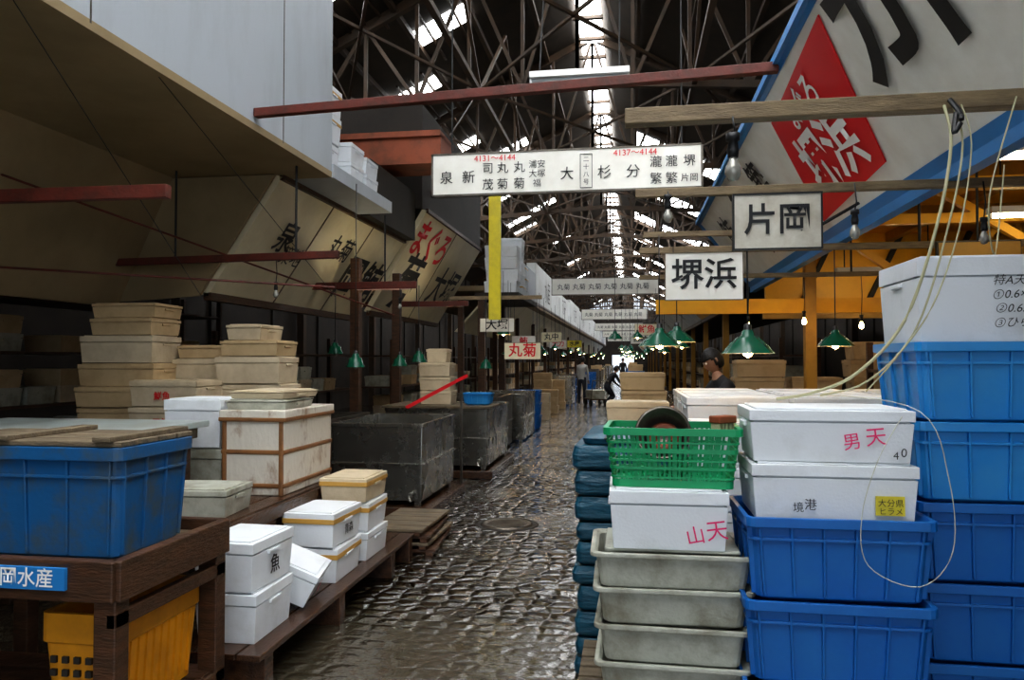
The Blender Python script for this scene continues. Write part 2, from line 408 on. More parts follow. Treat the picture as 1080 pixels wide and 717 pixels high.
# ------------------------------------------------------------------ LEFT upper structure
b=B()
b.box(-7.0,-3.0,-2.5,7.3,3.52,6.3,greyw)
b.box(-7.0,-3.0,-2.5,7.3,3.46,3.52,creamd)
b.box(-7.0,-2.98,7.3,9.2,3.46,3.60,greyw)
for y in (-1,1.4,3.8,6.2): b.box(-3.0,-2.996,y,y+.010,3.5,6.3,steeld)
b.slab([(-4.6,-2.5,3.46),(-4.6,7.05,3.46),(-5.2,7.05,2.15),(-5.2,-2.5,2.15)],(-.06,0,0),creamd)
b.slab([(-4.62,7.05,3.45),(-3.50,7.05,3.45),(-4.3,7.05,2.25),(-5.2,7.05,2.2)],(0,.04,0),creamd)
b.obj('upper_office')
def slope_board(xt,zt,xb,zb,y0,y1,m,seams=(),border=None,sgn=-1):
    b=B();b.slab([(xt,y0,zt),(xt,y1,zt),(xb,y1,zb),(xb,y0,zb)],(sgn*.08,0,.03),m)
    u=Vector((xt-xb,0,zt-zb)).normalized();n=Vector((0,1,0)).cross(u) if sgn<0 else Vector((0,-1,0)).cross(u)
    for s in seams: b.bar(Vector((xt,s,zt))+n*.002,Vector((xb,s,zb))+n*.002,.02,.012,woodgrey)
    b.bar(Vector((xb,y0,zb)),Vector((xb,y1,zb)),.08,.08,border or wood)
    b.bar(Vector((xt,y0,zt)),Vector((xt,y1,zt)),.05,.06,border or wood)
    return b,n,u
def P(xt,zt,xb,zb,y,t): return (xt+(xb-xt)*t,y,zt+(zb-zt)*t)
a=(-3.45,3.44,-4.25,2.25)
bb,n,u=slope_board(*a,7.12,11.3,cream,(8.5,9.9));o=bb.obj('slanted_signboard')
text(o,'泉',.42,P(*a,7.9,.42),(0,1,0),u,black,bold=.012);text(o,'築地',.26,P(*a,8.25,.55),(0,1,0),u,black)
text(o,'丸菊',.36,P(*a,9.35,.35),(0,1,0),u,black,bold=.01);text(o,'岡鮪',.72,P(*a,10.55,.60),(0,1,0),u,black,bold=.02)
a=(-3.15,3.95,-4.1,2.35)
bb,n,u=slope_board(*a,11.5,15.8,cream,(13.6,));o=bb.obj('slanted_signboard')
text(o,'まぐろ',.70,P(*a,12.6,.25),(0,1,0),u,red,bold=.02);text(o,'菊',1.1,P(*a,12.4,.68),(0,1,0),u,black,bold=.02)
text(o,'大塚',.85,P(*a,14.7,.6),(0,1,0),u,black,bold=.015)
b=B();b.box(-5.5,-2.6,10.2,10.9,4.35,4.75,rusto);b.box(-5.5,-2.6,10.15,10.95,4.72,4.8,rusto)
for x in (-5.4,-4.2,-3.7): b.box(x-.05,x+.05,10.5,10.6,3.46,4.36,rust)
b.box(-5.5,-3.6,10.4,10.7,3.40,3.46,rust)
b.obj('rusty_duct')
b=B();b.box(-7,-3.2,11.4,16,3.97,5.6,dark);b.box(-7,-3.3,9.3,11.35,3.46,4.2,dark);b.obj('loft_storage')
stack_obj('foam_box_stack',-3.35,8.2,3.60,[(0,0,.55,.4,.22,2),(0,.5,.55,.4,.2,2)],foam)
stack_obj('foam_box_stack',-3.4,7.58,3.60,[(0,0,.6,.4,.3,3)],foam)
b=B();b.box(-3.3,-2.35,15.9,19,2.95,3.05,dark);b.box(-3.25,-3.1,16,16.2,0,2.95,wood);b.box(-3.25,-3.1,18.6,18.8,0,2.95,wood);b.obj('storage_ledge')
stack_obj('foam_box_stack',-2.75,16.3,3.05,[(0,0,.7,.5,.26,4),(0,.7,.7,.5,.26,5),(-.05,1.5,.7,.5,.26,3)],foam)
b=B();b.box(-2.24,-2.05,11.9,11.96,2.25,4.3,lemon);b.box(-2.25,-2.04,11.88,11.98,4.3,4.36,rust);b.box(-3.2,-2.04,11.9,11.94,4.3,4.36,rust);b.obj('yellow_height_marker')
yy=18.0
while yy<92:
    L=random.choice((6,7,8));zt=4.7+random.uniform(-.35,.2)
    b=B();b.box(-3.3,-3.0,yy+.1,yy+L,3.42,zt,random.choice((whitew,whitew,greyw)))
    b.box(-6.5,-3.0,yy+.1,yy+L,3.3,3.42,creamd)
    b.slab([(-3.3,yy+.1,3.3),(-3.3,yy+L,3.3),(-4.2,yy+L,2.3),(-4.2,yy+.1,2.3)],(-.06,0,0),cream)
    b.box(-3.02,-2.97,yy+.1,yy+L,3.38,3.46,steeld)
    o=b.obj('stall_fascia')
    text(o,random.choice(('鮪','丸中','魚河岸','水産','堺')),.9,(-3.0,yy+L/2,4.0),(0,1,0),ZU,black)
    yy+=L
# ------------------------------------------------------------------ RIGHT big signboard
a=(1.0,3.67,1.8,2.65)
bb,n,u=slope_board(*a,-1.0,11.7,signw,(),border=bluep,sgn=1)
nn=n
def band(b,y0,y1,t0,t1,m,o=.012):
    b.slab([Vector(P(*a,y0,t0))+nn*o,Vector(P(*a,y1,t0))+nn*o,Vector(P(*a,y1,t1))+nn*o,Vector(P(*a,y0,t1))+nn*o],-nn*.01,m)
band(bb,-1,11.7,0,.05,bluep);band(bb,-1,11.7,.90,1.0,bluep);band(bb,11.5,11.7,0,1,bluep)
bb.slab([Vector(P(*a,y,t))+nn*.014 for y,t in ((4.5,.09),(6.27,.16),(6.9,.84),(5.13,.78))],-nn*.01,red)
o=bb.obj('market_signboard')
R=(0,-1,0)
text(o,'まぐろ',.26,P(*a,5.55,.26),R,u,white,off=.022,bold=.02,shear=.2)
text(o,'堺浜',.52,P(*a,5.78,.57),R,u,white,off=.022,bold=.03,shear=.2,sx=1.12)
text(o,'カ',.85,P(*a,4.15,.30),R,u,black,off=.02,bold=.03,shear=.2);text(o,'ト',.85,P(*a,3.50,.38),R,u,black,off=.02,bold=.03,shear=.2)
text(o,'ヤ',.9,P(*a,2.9,.45),R,u,black,off=.02,bold=.02);text(o,'マ',.9,P(*a,2.1,.45),R,u,black,off=.02,bold=.01)
text(o,'築',.44,P(*a,7.6,.34),R,u,black,off=.02,bold=.02);text(o,'地',.46,P(*a,7.45,.70),R,u,black,off=.02,bold=.02)
text(o,'魚',.5,P(*a,8.8,.3),R,u,black,off=.02,bold=.01);text(o,'卸',.5,P(*a,8.8,.68),R,u,black,off=.02,bold=.01)
text(o,'鮪',.6,P(*a,10.2,.45),R,u,black,off=.02,bold=.01)
b=B();b.box(1.05,7.4,-1,11.7,3.72,3.80,whitew)
b.box(2.0,7.4,-1,11.6,3.42,3.5,yelw)
for y in (1.5,3.5,5.5,7.5,9.5): b.box(2.0,7.4,y,y+.14,3.22,3.42,ochre)
for x in (2.6,3.6,4.8,6): b.box(x,x+.1,-1,11.5,3.3,3.42,ochre)
b.box(1.95,7.4,11.5,11.62,2.25,3.5,yelw);b.box(1.9,7.4,11.40,11.5,2.2,2.35,ochre)
for x in (2.4,3.3,4.2,5.1): b.bar((x,11.44,2.35),(x+.5,11.44,3.4),.08,.06,dark)
for y in (3.9,6.6,8.2):
    b.bar((4.6,y,2.3),(3.0,y,3.38),.07,.08,yelw);b.box(4.58,4.70,y-.06,y+.06,0,3.42,ochre);b.box(2.1,4.7,y-.05,y+.05,2.98,3.08,yelw)
b.obj('yellow_stall_roof')
b=B();b.box(.3,4.4,9.2,9.3,2.15,2.32,yelw);b.box(4.3,4.42,9.19,9.31,0,3.3,ochre);b.box(2.0,2.12,9.18,9.32,0,3.3,ochre)
b.bar((2.1,9.25,3.3),(3.4,9.25,2.3),.08,.08,yelw);b.bar((4.3,9.25,3.3),(3.2,9.25,2.3),.08,.08,yelw);b.obj('yellow_beam_frame')
b=B();b.box(2.35,2.95,6.3,6.34,2.38,2.52,black);b.box(2.36,2.94,6.29,6.3,2.39,2.51,ochre);b.tube([(2.65,6.32,2.52),(2.65,6.32,3.42)],.01,cabled);b.obj('small_notice')
def fluoro(x0,x1,y,z,m,top,tdy=0):
    b=B();b.box(x0,x1,y-.06,y+.06,z+.02,z+.08,white);b.tube([(x0+.02,y,z),(x1-.02,y,z)],.018,m)
    for x in (x0+.01,x1-.01): b.box(x-.01,x+.01,y-.02,y+.02,z-.025,z+.03,white)
    for x in (x0+.1,x1-.1): b.tube([(x,y,z+.06),(x,y+tdy,top)],.008,cabled)
    b.obj('added_sign_fill')
fluoro(2.2,3.4,5.0,2.84,tubeon,3.42);fluoro(3.2,4.3,7.4,2.9,tubeon,3.42);fluoro(2.6,3.8,10.2,2.7,tubeon,3.42)  # second and third tubes are added to brighten the yellow stall
fluoro(-1.0,0,7.56,4.43,tubedim,6.9,.9)
def added_fill_tube(x0,x1,y,z):  # tubes added behind the left beams to light the slanted boards
    b=B();b.box(x0,x1,y-.03,y+.02,z-.055,z-.03,white);b.tube([(x0+.02,y+.01,z),(x1-.02,y+.01,z)],.014,tubeon)
    for x in (x0+.01,x1-.01): b.box(x-.01,x+.01,y-.01,y+.03,z-.03,z+.02,white)
    b.obj('added_sign_fill')
added_fill_tube(-3.5,-2.8,9.40,2.565);added_fill_tube(-3.6,-2.8,12.60,2.57)
yy=13.0
while yy<92:
    L=random.choice((6,7,8));m=random.choice((cream,yelw,whitew,ochre))
    aa=(1.0,3.3,1.75,2.55)
    bq,n,u2=slope_board(*aa,yy+.1,yy+L,m,(),sgn=1);bq.box(1.0,6.5,yy+.1,yy+L,3.3,3.4,dark)
    o=bq.obj('slanted_signboard');text(o,random.choice(('鮪','堺浜','水産','丸菊')),.6,P(*aa,yy+L/2,.5),(0,-1,0),u2,black,off=.02)
    yy+=L
# ------------------------------------------------------------------ cross beams & hanging signs
def crossbeam(name,p,q,w,h,m,posts=()):
    b=B();b.bar(p,q,w,h,m)
    for (x,y,z0,z1) in posts: b.tube([(x,y,z0),(x,y,z1)],.012,cabled)
    return b.obj(name,bevel=.006)
crossbeam('steel_beam',(-2.995,5.7,3.6),(1.02,5.43,3.63),.07,.07,rust)
crossbeam('timber_beam',(-.02,3.1,2.585),(2.6,3.1,2.585),.07,.065,beamw,[(2.3,3.1,2.6,3.42)])
crossbeam('timber_beam',(.03,4.6,2.60),(3.3,4.6,2.60),.05,.05,beamw,[(2.4,4.6,2.6,3.42)])
crossbeam('timber_beam',(.08,6.8,2.57),(3.6,6.8,2.57),.05,.055,beamw,[(2.4,6.8,2.57,3.42)])
crossbeam('timber_beam',(.1,8.8,2.55),(3.6,8.8,2.55),.05,.05,beamw,[(2.4,8.8,2.57,3.42)])
crossbeam('steel_beam',(-2.7,4.1,2.60),(-6.5,4.0,2.6),.06,.08,rust,[(-4.4,4.07,2.6,3.46)])
crossbeam('steel_beam',(-2.72,6.8,2.60),(-6.5,6.8,2.55),.06,.07,rust,[(-3.15,6.8,2.6,3.46),(-4.4,6.8,2.6,3.46)])
crossbeam('steel_beam',(-2.68,9.3,2.56),(-6.5,9.3,2.56),.06,.09,rust,[(-3.1,9.3,2.6,3.46)])
crossbeam('steel_beam',(-2.7,12.5,2.56),(-6.5,12.5,2.56),.06,.09,rust,[(-3.6,12.5,2.6,3.0)])
b=B();b.tube([(-5.6,3.6,3.4),(-2.85,8.9,2.15)],.010,rust);b.tube([(-5.4,5.0,2.35),(-2.8,6.9,2.3)],.010,rust);b.tube([(-3.05,4.4,3.5),(-3.2,7.9,2.3)],.003,cabled);b.tube([(-3.05,3.2,3.5),(-3.6,6.0,2.1)],.003,cabled)
b.obj('brace_rods')
def hall_sign(y,full):
    b=B();b.box(-2.0,.69,y,y+.05,3.29,3.69,signw)
    for z0,z1 in ((3.27,3.29),(3.69,3.71)): b.box(-2.01,.70,y-.005,y+.055,z0,z1,steeld)
    for x in (-2.01,.68): b.box(x,x+.02,y-.005,y+.055,3.27,3.71,steeld)
    for x in (-1.8,.5): b.tube([(x,y+.03,3.7),(x,y+.03,6.3)],.008,cabled)
    o=b.obj('aisle_sign')
    if full:
        for s,x in (('4131〜4144',-1.35),('4137〜4144',.05)): text(o,s,.085,(x,y,3.64),XR,ZU,red,off=.01)
        for s,x in (('泉',-1.85),('新',-1.62),('大',-.62),('杉',-.25),('分',.03)): text(o,s,.14,(x,y,3.45),XR,ZU,black,off=.01)
        for t1,t2,x in (('司','茂',-1.42),('丸','菊',-1.27),('丸','菊',-1.10),('瀧','繁',.25),('瀧','繁',.40),('堺','片岡',.57)):
            text(o,t1,.12,(x,y,3.535),XR,ZU,black,off=.01);text(o,t2,.12 if len(t2)==1 else .085,(x,y,3.37),XR,ZU,black,off=.01)
        for i,s in enumerate(('浦安','大塚','福')): text(o,s,.085,(-.92,y,3.56-.095*i),XR,ZU,black,off=.01)
        for i,s in enumerate('二十八号'): text(o,s,.06,(-.43,y,3.59-.075*i),XR,ZU,black,off=.01)
        bq=B();bq.box(-.49,-.485,y-.008,y-.002,3.31,3.65,black);bq.box(-.375,-.37,y-.008,y-.002,3.31,3.65,black);bq.box(-.49,-.37,y-.008,y-.002,3.645,3.65,black);bq.box(-.49,-.37,y-.008,y-.002,3.31,3.315,black);bq.obj('number_frame',parent=o)
    else:
        for x in (-1.7,-1.3,-.9,-.5,-.1,.3): text(o,'丸菊',.17,(x,y,3.47),XR,ZU,black,off=.01)
for i,y in enumerate((7.5,19.4,31.3,43.2,55,67)): hall_sign(y,i==0)
def board(x0,x1,y,z0,z1,s,size,m=black,fr=black,top=None,bm=signw,w=.012):
    b=B();b.box(x0,x1,y,y+.03,z0,z1,bm)
    b.box(x0,x1,y-.006,y+.034,z0-w,z0,fr);b.box(x0,x1,y-.006,y+.034,z1,z1+w,fr);b.box(x0-w,x0,y-.006,y+.034,z0-w,z1+w,fr);b.box(x1,x1+w,y-.006,y+.034,z0-w,z1+w,fr)
    if top:
        for x in (x0+.06,x1-.06): b.tube([(x,y+.015,z1),(x,y+.015,top)],.004,cabled,6)
    o=b.obj('hanging_sign');text(o,s,size,((x0+x1)/2,y,(z0+z1)/2),XR,ZU,m,off=.008,bold=.014,sx=1.0);return o
board(.27,.85,6.0,2.07,2.43,'堺浜',.25,top=2.56,fr=woodgrey,w=.006)
b=B();b.bar((.1,6.0,2.58),(1.4,6.0,2.58),.04,.04,beamw);b.tube([(1.35,6,2.58),(1.9,6,2.9)],.012,cabled);b.obj('timber_beam')
board(.60,1.08,4.55,2.25,2.56,'片岡',.19,fr=black,bm=signold,w=.010)
board(-2.0,-1.42,12.0,1.62,1.88,'丸菊',.23,m=red,top=2.58,bm=cream,fr=woodgrey,w=.006)
board(-2.6,-2.0,13.0,2.1,2.33,'大塚',.2,top=2.95,fr=woodgrey,w=.006)
b=B();b.box(-2.9,-1.4,12.0,12.05,2.58,2.64,beamw);b.obj('timber_beam')
for (x,y,z,s,mm,bm_) in ((-2.7,17.2,1.9,'鮪',red,signw),(-2.4,20.5,2.1,'丸中',black,cream),(-2.6,24.5,2.0,'大力',red,signw),(-2.4,29,2.1,'水産',black,lemon),(.1,18.2,2.2,'鮮魚',red,cream),(.0,23,2.1,'西誠',black,signw),(.1,28,2.2,'築地',black,lemon)):
    board(x,x+.55,y,z,z+.26,s,.2,m=mm,top=2.95 if y<18 else 3.3,bm=bm_,fr=woodgrey,w=.006)
bare_bulb(.40,3.06,2.37,2.56,s=.9);bare_bulb(.22,4.55,2.47,2.6,s=.8);bare_bulb(1.25,4.5,2.34,2.6,s=.8);bare_bulb(1.95,4.57,2.30,2.6)
bare_bulb(1.52,3.1,2.35,2.55)
bare_bulb(-3.35,6.8,2.25,2.56);bare_bulb(-2.9,9.3,2.3,2.55)
shade_lamp(.68,4.62,1.66,2.58);shade_lamp(.22,5.98,1.73,2.57,r=.16);shade_lamp(.40,6.8,1.78,2.55,r=.16);shade_lamp(1.72,6.8,1.74,2.56)
for (x,y,z) in ((-2.85,7.6,1.55),(-2.9,9.3,1.55),(-2.65,9.3,1.6),(-2.15,11.2,1.5),(-3.6,8.9,1.7)):
    shade_lamp(x,y,z,2.55 if y!=7.6 else 3.46,lit=False,r=.10)
for (x,y,z) in ((1.9,8.8,2.05),(2.5,8.8,2.0),(1.3,8.8,2.0),(2.9,6.8,2.0)):
    bare_bulb(x,y,z,2.55,lit=True)
yy=13.5
while yy<80:
    for x in (-2.5,-.1,.6):
        z=1.9+random.uniform(-.15,.25)
        shade_lamp(x+random.uniform(-.3,.3),yy+random.uniform(-1,1),z,3.3,lit=random.random()<.85,r=.14)
    yy+=3.0
def smooth_curve(pts,n=6):
    pts=[Vector(p) for p in pts];out=[]
    for i in range(len(pts)-1):
        p0=pts[max(i-1,0)];p1=pts[i];p2=pts[i+1];p3=pts[min(i+2,len(pts)-1)]
        for k in range(n):
            t=k/n;out.append(.5*((2*p1)+(p2-p0)*t+(2*p0-5*p1+4*p2-p3)*t*t+(-p0+3*p1-3*p2+p3)*t**3))
    out.append(pts[-1]);return out
b=B()
b.tube(smooth_curve([(1.17,3.05,2.56),(1.18,3.02,2.40),(1.12,3.0,2.1),(1.02,3.05,1.75),(.86,3.1,1.55),(.72,3.2,1.47),(.60,3.3,1.44)]),.006,cable)
b.tube(smooth_curve([(1.20,3.05,2.56),(1.22,3.02,2.40),(1.16,3.0,2.1),(1.06,3.05,1.72),(.9,3.1,1.52),(.75,3.2,1.46)]),.004,cable)
b.tube(smooth_curve([(1.23,3.05,2.56),(1.25,3.02,2.40),(1.20,3.0,2.1),(1.10,3.0,1.80),(.98,3.05,1.60),(.9,3.12,1.48)]),.003,cable)
b.tube(smooth_curve([(1.19,3.05,2.58),(1.21,3.0,2.50),(1.18,2.99,2.44),(1.20,3.02,2.52)]),.010,black)
b.tube(smooth_curve([(1.42,3.05,2.58),(1.30,3.0,2.2),(1.36,3.1,2.0),(1.42,3.15,2.35)]),.003,cable)
b.tube(smooth_curve([(.6,3.3,1.44),(.8,3.2,1.46),(1.0,2.85,1.42),(1.07,2.80,1.2),(1.08,2.80,.95),(.98,2.82,.82),(.82,2.84,.88),(.80,2.84,1.05),(.86,2.85,1.25),(.95,2.88,1.40)]),.0018,cablew)
b.obj('power_cable')
# ------------------------------------------------------------------ RIGHT foreground stacks
pallet(.15,3.3,0,.75,.75,.14,m=woodgrey);pallet(.15,3.3,.14,.75,.75,.13,m=woodgrey)
for (z,h,w) in ((.27,.145,.60),(.41,.15,.60),(.56,.145,.62),(.70,.14,.64)):
    b=B();bin_geo(b,w,.44,h+.01,foamd,ribs=False,taper=.02);b.obj('foam_tray',(.155,3.22,z),random.uniform(-2,2),bevel=.006)
b=B();b.box(-.26,.26,-.18,.18,0,.012,foamd);b.obj('foam_lid',(.155,3.22,.85),0,bevel=.004)
bx=foam_box(.14,3.21,.862,.45,.38,.235,1)
brush(bx,'山天',.085,(.10,-.194,.07),pink,tilt=12)
basket('plastic_basket',.165,3.23,1.098,.52,.38,.235,green,-2,sw=.010)
b=B();b.lathe([(.001,.0),(.085,.0),(.10,.02),(.108,.10),(.116,.105),(.104,.105),(.095,.025),(.001,.012)],(0,0,0),steeld,28)
b.lathe([(.03,.03),(.05,.05),(.07,.03),(.05,.02),(.03,.03)],(0,0,0),rusto,20)
b.obj('metal_pot',(.14,3.31,1.262),smooth=True,rot=(math.radians(68),0,math.radians(-6)))
b=B();b.box(-.05,.05,-.03,.03,0,.03,rusto)
for i in range(5): b.box(-.045+i*.02,-.035+i*.02,-.025,.025,-.03,0,cable)
b.obj('scrub_brush',(.37,3.2,1.345),40,bevel=.005)
b=B();z=0;random.seed(3)
for i in range(10):
    h=random.choice((.10,.12,.13));dx=random.uniform(-.015,.015)
    b.loft([(.255+dx,.41,z+.004),(.272+dx,.43,z+.02),(.275+dx,.432,z+h*.6),(.262+dx,.42,z+h-.004)],tarp,r=.03);z+=h
b.loft([(.23,.38,z),(.24,.39,z+.03),(.15,.25,z+.055)],tarp,r=.05)
for x in (-.12,.14): b.box(x,x+.02,-.45,.45,z+.03,z+.04,cabled)
b.obj('tarp_covered_crates',(.0,4.3,0),-2,bevel=.008)
pallet(.76,3.18,0,.78,.6,.10)
for z in (.10,.41,.715): plastic_bin(.745,3.14,z,.67,.48,.31,random.uniform(-1,1))
b0=foam_box(.74,3.15,1.005,.58,.38,.215,0)
b1=foam_box(.735,3.15,1.222,.575,.37,.20,-1)
brush(b1,'男天',.075,(.07,-.19,.085),pink,tilt=10,sp=1.1);brush(b1,'40',.045,(.22,-.19,.035),black,tilt=0,sp=.6)
b=B();b.box(.14,.24,-.198,-.194,.03,.10,lemon);l=b.obj('price_label',parent=b0)
text(b0,'大分県',.03,(.19,-.199,.075),XR,ZU,black,'label_text');text(b0,'ヒラメ',.028,(.19,-.199,.045),XR,ZU,black,'label_text')
brush(b0,'境港',.045,(-.13,-.195,.055),black,tilt=4)
pallet(1.48,3.5,0,.75,.62,.10)
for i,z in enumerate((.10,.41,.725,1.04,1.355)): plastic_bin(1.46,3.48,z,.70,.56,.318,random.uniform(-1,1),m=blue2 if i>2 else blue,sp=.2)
bx=foam_box(1.44,3.46,1.673,.62,.46,.345,0)
for i,s in enumerate(('特A天','①0.6×5','②0.65×','③ひらめ')): text(bx,s,.045,(.02+.01*i,-.234,.24-.055*i),(1,0,.04*(i%2)),ZU,black,'marker_text',shear=.3)
def counter(x0,x1,y0,y1,h,m=wood,name='stall_counter'):
    b=B();b.box(x0,x1,y0,y1,h-.04,h,m);b.box(x0+.03,x1-.03,y0+.03,y1-.03,h-.12,h-.04,m)
    for x in (x0+.06,x1-.12):
        for y in (y0+.06,y1-.12): b.box(x,x+.07,y,y+.07,0,h-.1,m)
    b.box(x0+.04,x1-.04,y0+.04,y1-.04,.2,.23,m)
    n=max(2,int((x1-x0)/.2))
    for i in range(n): b.box(x0+.05+i*(x1-x0-.1)/n,x0+.04+(i+1)*(x1-x0-.1)/n,y0+.035,y0+.05,.24,h-.12,m)
    return b.obj(name,bevel=.005)
counter(.30,2.8,4.98,6.6,.90)
for y in (5.22,5.75,6.3):
    for x in (.66,1.33,2.0,2.5):
        w=.3 if x==2.5 else .62
        for k in range(2): foam_box(x+random.uniform(-.01,.01),y,.902+k*.235,w,.46,.232,0,m=foam)
stack_obj('foam_box_stack',.55,4.6,0,[(0,0,.42,.34,.25,5)],foam)
stack_obj('foam_box_stack',1.15,4.3,0,[(0,0,.6,.4,.262,4)],foam)
b=B();bin_geo(b,.6,.4,.22,foam,ribs=False,taper=.02);b.obj('foam_tray',(1.15,4.3,1.052),0,bevel=.006)
counter(1.2,3.8,9.6,10.6,.95)
stack_obj('foam_box_stack',1.6,10.1,.952,[(0,0,.6,.4,.22,3),(.7,.05,.6,.4,.22,2),(1.4,0,.6,.4,.22,4),(1.95,0,.4,.4,.22,2)],foamc)
def rack(x0,x1,y0,y1,levels,side_seed):
    random.seed(side_seed);b=B()
    for x in (x0,x1-.06):
        for y in (y0,y1-.06): b.box(x,x+.06,y,y+.06,0,levels[-1]+.3,wood)
    for z in levels: b.box(x0,x1,y0,y1,z-.03,z,wood)
    for z in levels[:-1]:
        yy=y0+.3
        while yy<y1-.3:
            if random.random()<.8:
                foam_geo(b,min(.5,x1-x0-.1),.42,.2,random.choice((foaml,foamc,foamd)),z=z,x=(x0+x1)/2,y=yy)
                if random.random()<.5: foam_geo(b,min(.5,x1-x0-.1),.42,.2,random.choice((foamc,foamd)),z=z+.2,x=(x0+x1)/2,y=yy)
            yy+=.5
    return b.obj('storage_rack')
rack(4.8,5.5,4.5,11,[.4,1.0,1.6,2.2],1);rack(2.6,3.2,7.2,9.0,[.4,1.0,1.5],2)
rack(-7.3,-6.6,3.0,11.5,[.5,1.1,1.7,2.3],3);rack(-5.6,-5.0,9.5,13.5,[.5,1.1,1.7],4)
for i,y in enumerate((14,24,34,46,58)):
    rack(-5.2,-4.5,y,y+8,[.5,1.1,1.7],20+i);rack(2.6,3.3,y,y+8,[.5,1.1,1.7],40+i)
random.seed(21)
# ------------------------------------------------------------------ LEFT foreground
b=B();x0,x1,y0,y1,h=-3.2,-1.85,2.52,3.28,.84
for x in (x0,x1-.09):
    for y in (y0,y1-.08): b.box(x,x+.09,y,y+.08,0,h-.005,wood)
b.box(x0,x1,y0-.02,y0+.03,h-.12,h+.03,wood);b.box(x0,x1,y1-.03,y1+.02,h-.12,h+.03,wood)
b.box(x1-.03,x1+.02,y0,y1,h-.12,h+.03,wood);b.box(x0-.02,x0+.03,y0,y1,h-.12,h+.03,wood)
for i in range(5): b.box(x0+.02,x1-.02,y0+.04+i*.14,y0+.17+i*.14,h-.05,h-.02,woodgrey)
b.box(x0,x1,y0,y0+.05,.14,.20,wood);b.box(x0,x1,y1-.05,y1,.14,.20,wood);b.box(x1-.05,x1,y0,y1,.14,.20,wood)
b.box(x1-.04,x1,y0,y1,.62,.68,wood)
for i in range(5): b.box(x0+.02,x1-.02,y0+.04+i*.14,y0+.16+i*.14,.18,.205,wood)
tb=b.obj('wooden_table',bevel=.006)
b=B();b.box(-2.62,-2.03,2.485,2.50,.765,.845,bluep);pl=b.obj('name_plate',parent=tb);text(tb,'丸岡水産',.075,(-2.22,2.485,.805),XR,ZU,white,'plate_text',off=.004,bold=.01)
b=B();w,d,hh=.16,.27,.42
b.loft([(w-.02,d-.02,0),(w-.02,d-.02,.02),(w,d,.30),(w+.01,d+.01,.31),(w+.01,d+.01,hh),(w-.01,d-.01,hh),(w-.03,d-.03,.02)],yellow,r=.03)
for i in range(5):
    for z in (.08,.13,.18,.23,.325,.36):
        for sy in (-1,1): b.box(-.125+i*.05,-.10+i*.05,sy*(d+.002)-.006,sy*(d+.002)+.006,z,z+.025,dark)
for i in range(9): b.bar((w-.012,-.2+i*.05,.03),(w+.002,-.2+i*.05,.30),.012,.008,yellow)
b.obj('plastic_crate',(-2.09,2.92,.207))
plastic_bin(-2.36,2.90,.822,.86,.5,.44,0,m=bluedirty,sp=.22)
b=B()
for i in range(4): b.box(-2.86,-1.94,2.66+i*.125,2.77+i*.125,1.264,1.285,woodgrey)
b.box(-2.5,-2.42,2.64,3.16,1.285,1.305,woodgrey);b.box(-2.05,-1.97,2.64,3.16,1.285,1.305,woodgrey);b.obj('board_lid',bevel=.004)
b=B();b.box(-4.2,-2.72,3.7,4.6,1.17,1.21,plylight);b.box(-4.15,-2.77,3.75,4.55,1.1,1.17,woodgrey)
for x in (-4.1,-2.88):
    for y in (3.78,4.44): b.box(x,x+.08,y,y+.08,0,1.1,wood)
b.box(-4.1,-2.8,3.8,4.5,.6,.63,wood);b.obj('work_table',bevel=.005)
b=B()
for i in range(7): b.box(-3.2+i*.145,-3.07+i*.145,3.45,5.7,.68,.71,woodwet)
for y in (3.5,4.7,5.6):
    b.box(-3.2,-2.2,y,y+.08,.60,.68,woodwet);b.box(-3.15,-3.07,y,y+.08,0,.6,wood);b.box(-2.3,-2.22,y,y+.08,0,.6,wood)
b.box(-2.22,-2.17,3.45,5.7,.62,.70,woodwet)
b.obj('wooden_bench',bevel=.004)
b=B()
for i in range(4): b.box(-2.25+i*.13,-2.13+i*.13,3.4,6.0,.17,.2,woodwet)
for y in (3.45,4.4,5.4,5.85): b.box(-2.25,-1.74,y,y+.09,.0,.17,woodwet)
b.obj('wooden_skid',bevel=.004)
foam_box(-1.99,3.73,.20,.32,.42,.25,1,m=foam)
foam_box(-1.99,3.72,.455,.32,.42,.25,-2,m=foam,side='魚',ls=.10)
foam_box(-1.98,4.20,.27,.30,.38,.2,m=foam,rot=(0,math.radians(24),math.radians(12)),lm=pink,side='天')
foam_box(-2.0,4.78,.20,.34,.44,.22,1,m=foam,band=yband);foam_box(-2.0,4.76,.425,.34,.44,.22,-2,m=foam,band=yband,side='青森',ls=.07)
foam_box(-1.99,5.32,.20,.34,.44,.2,0,m=foam);foam_box(-1.99,5.32,.405,.34,.44,.2,2,m=foam,band=yband);foam_box(-1.99,5.3,.61,.34,.44,.17,0,m=foaml,band=yband)
foam_box(-2.52,4.15,.71,.5,.36,.16,5,m=foamd)
b=B();b.box(-.22,.22,-.4,.4,0,.5,chestm,t=.005);b.box(-.235,.235,-.415,.415,.5,.56,chestm)
for z in (.05,.27): b.box(-.226,.226,-.406,.406,z,z+.03,tape)
b.box(-.238,.238,-.418,.418,.485,.515,tape)
for x in (-.215,.185): b.box(x,x+.03,-.41,.41,.0,.5,tape)
b.obj('wooden_chest',(-2.47,5.1,.71),0,bevel=.008)
foam_box(-2.49,5.0,1.27,.42,.5,.07,3,m=foamd);foam_box(-2.47,5.02,1.342,.40,.5,.055,-3,m=foaml)
foam_box(-2.93,4.95,.71,.42,.40,.3,0,m=foamd);foam_box(-2.93,4.93,1.012,.40,.40,.33,2,m=foam,label='特',ls=.1)
counter(-5.3,-2.95,5.78,6.75,1.0)
random.seed(2)
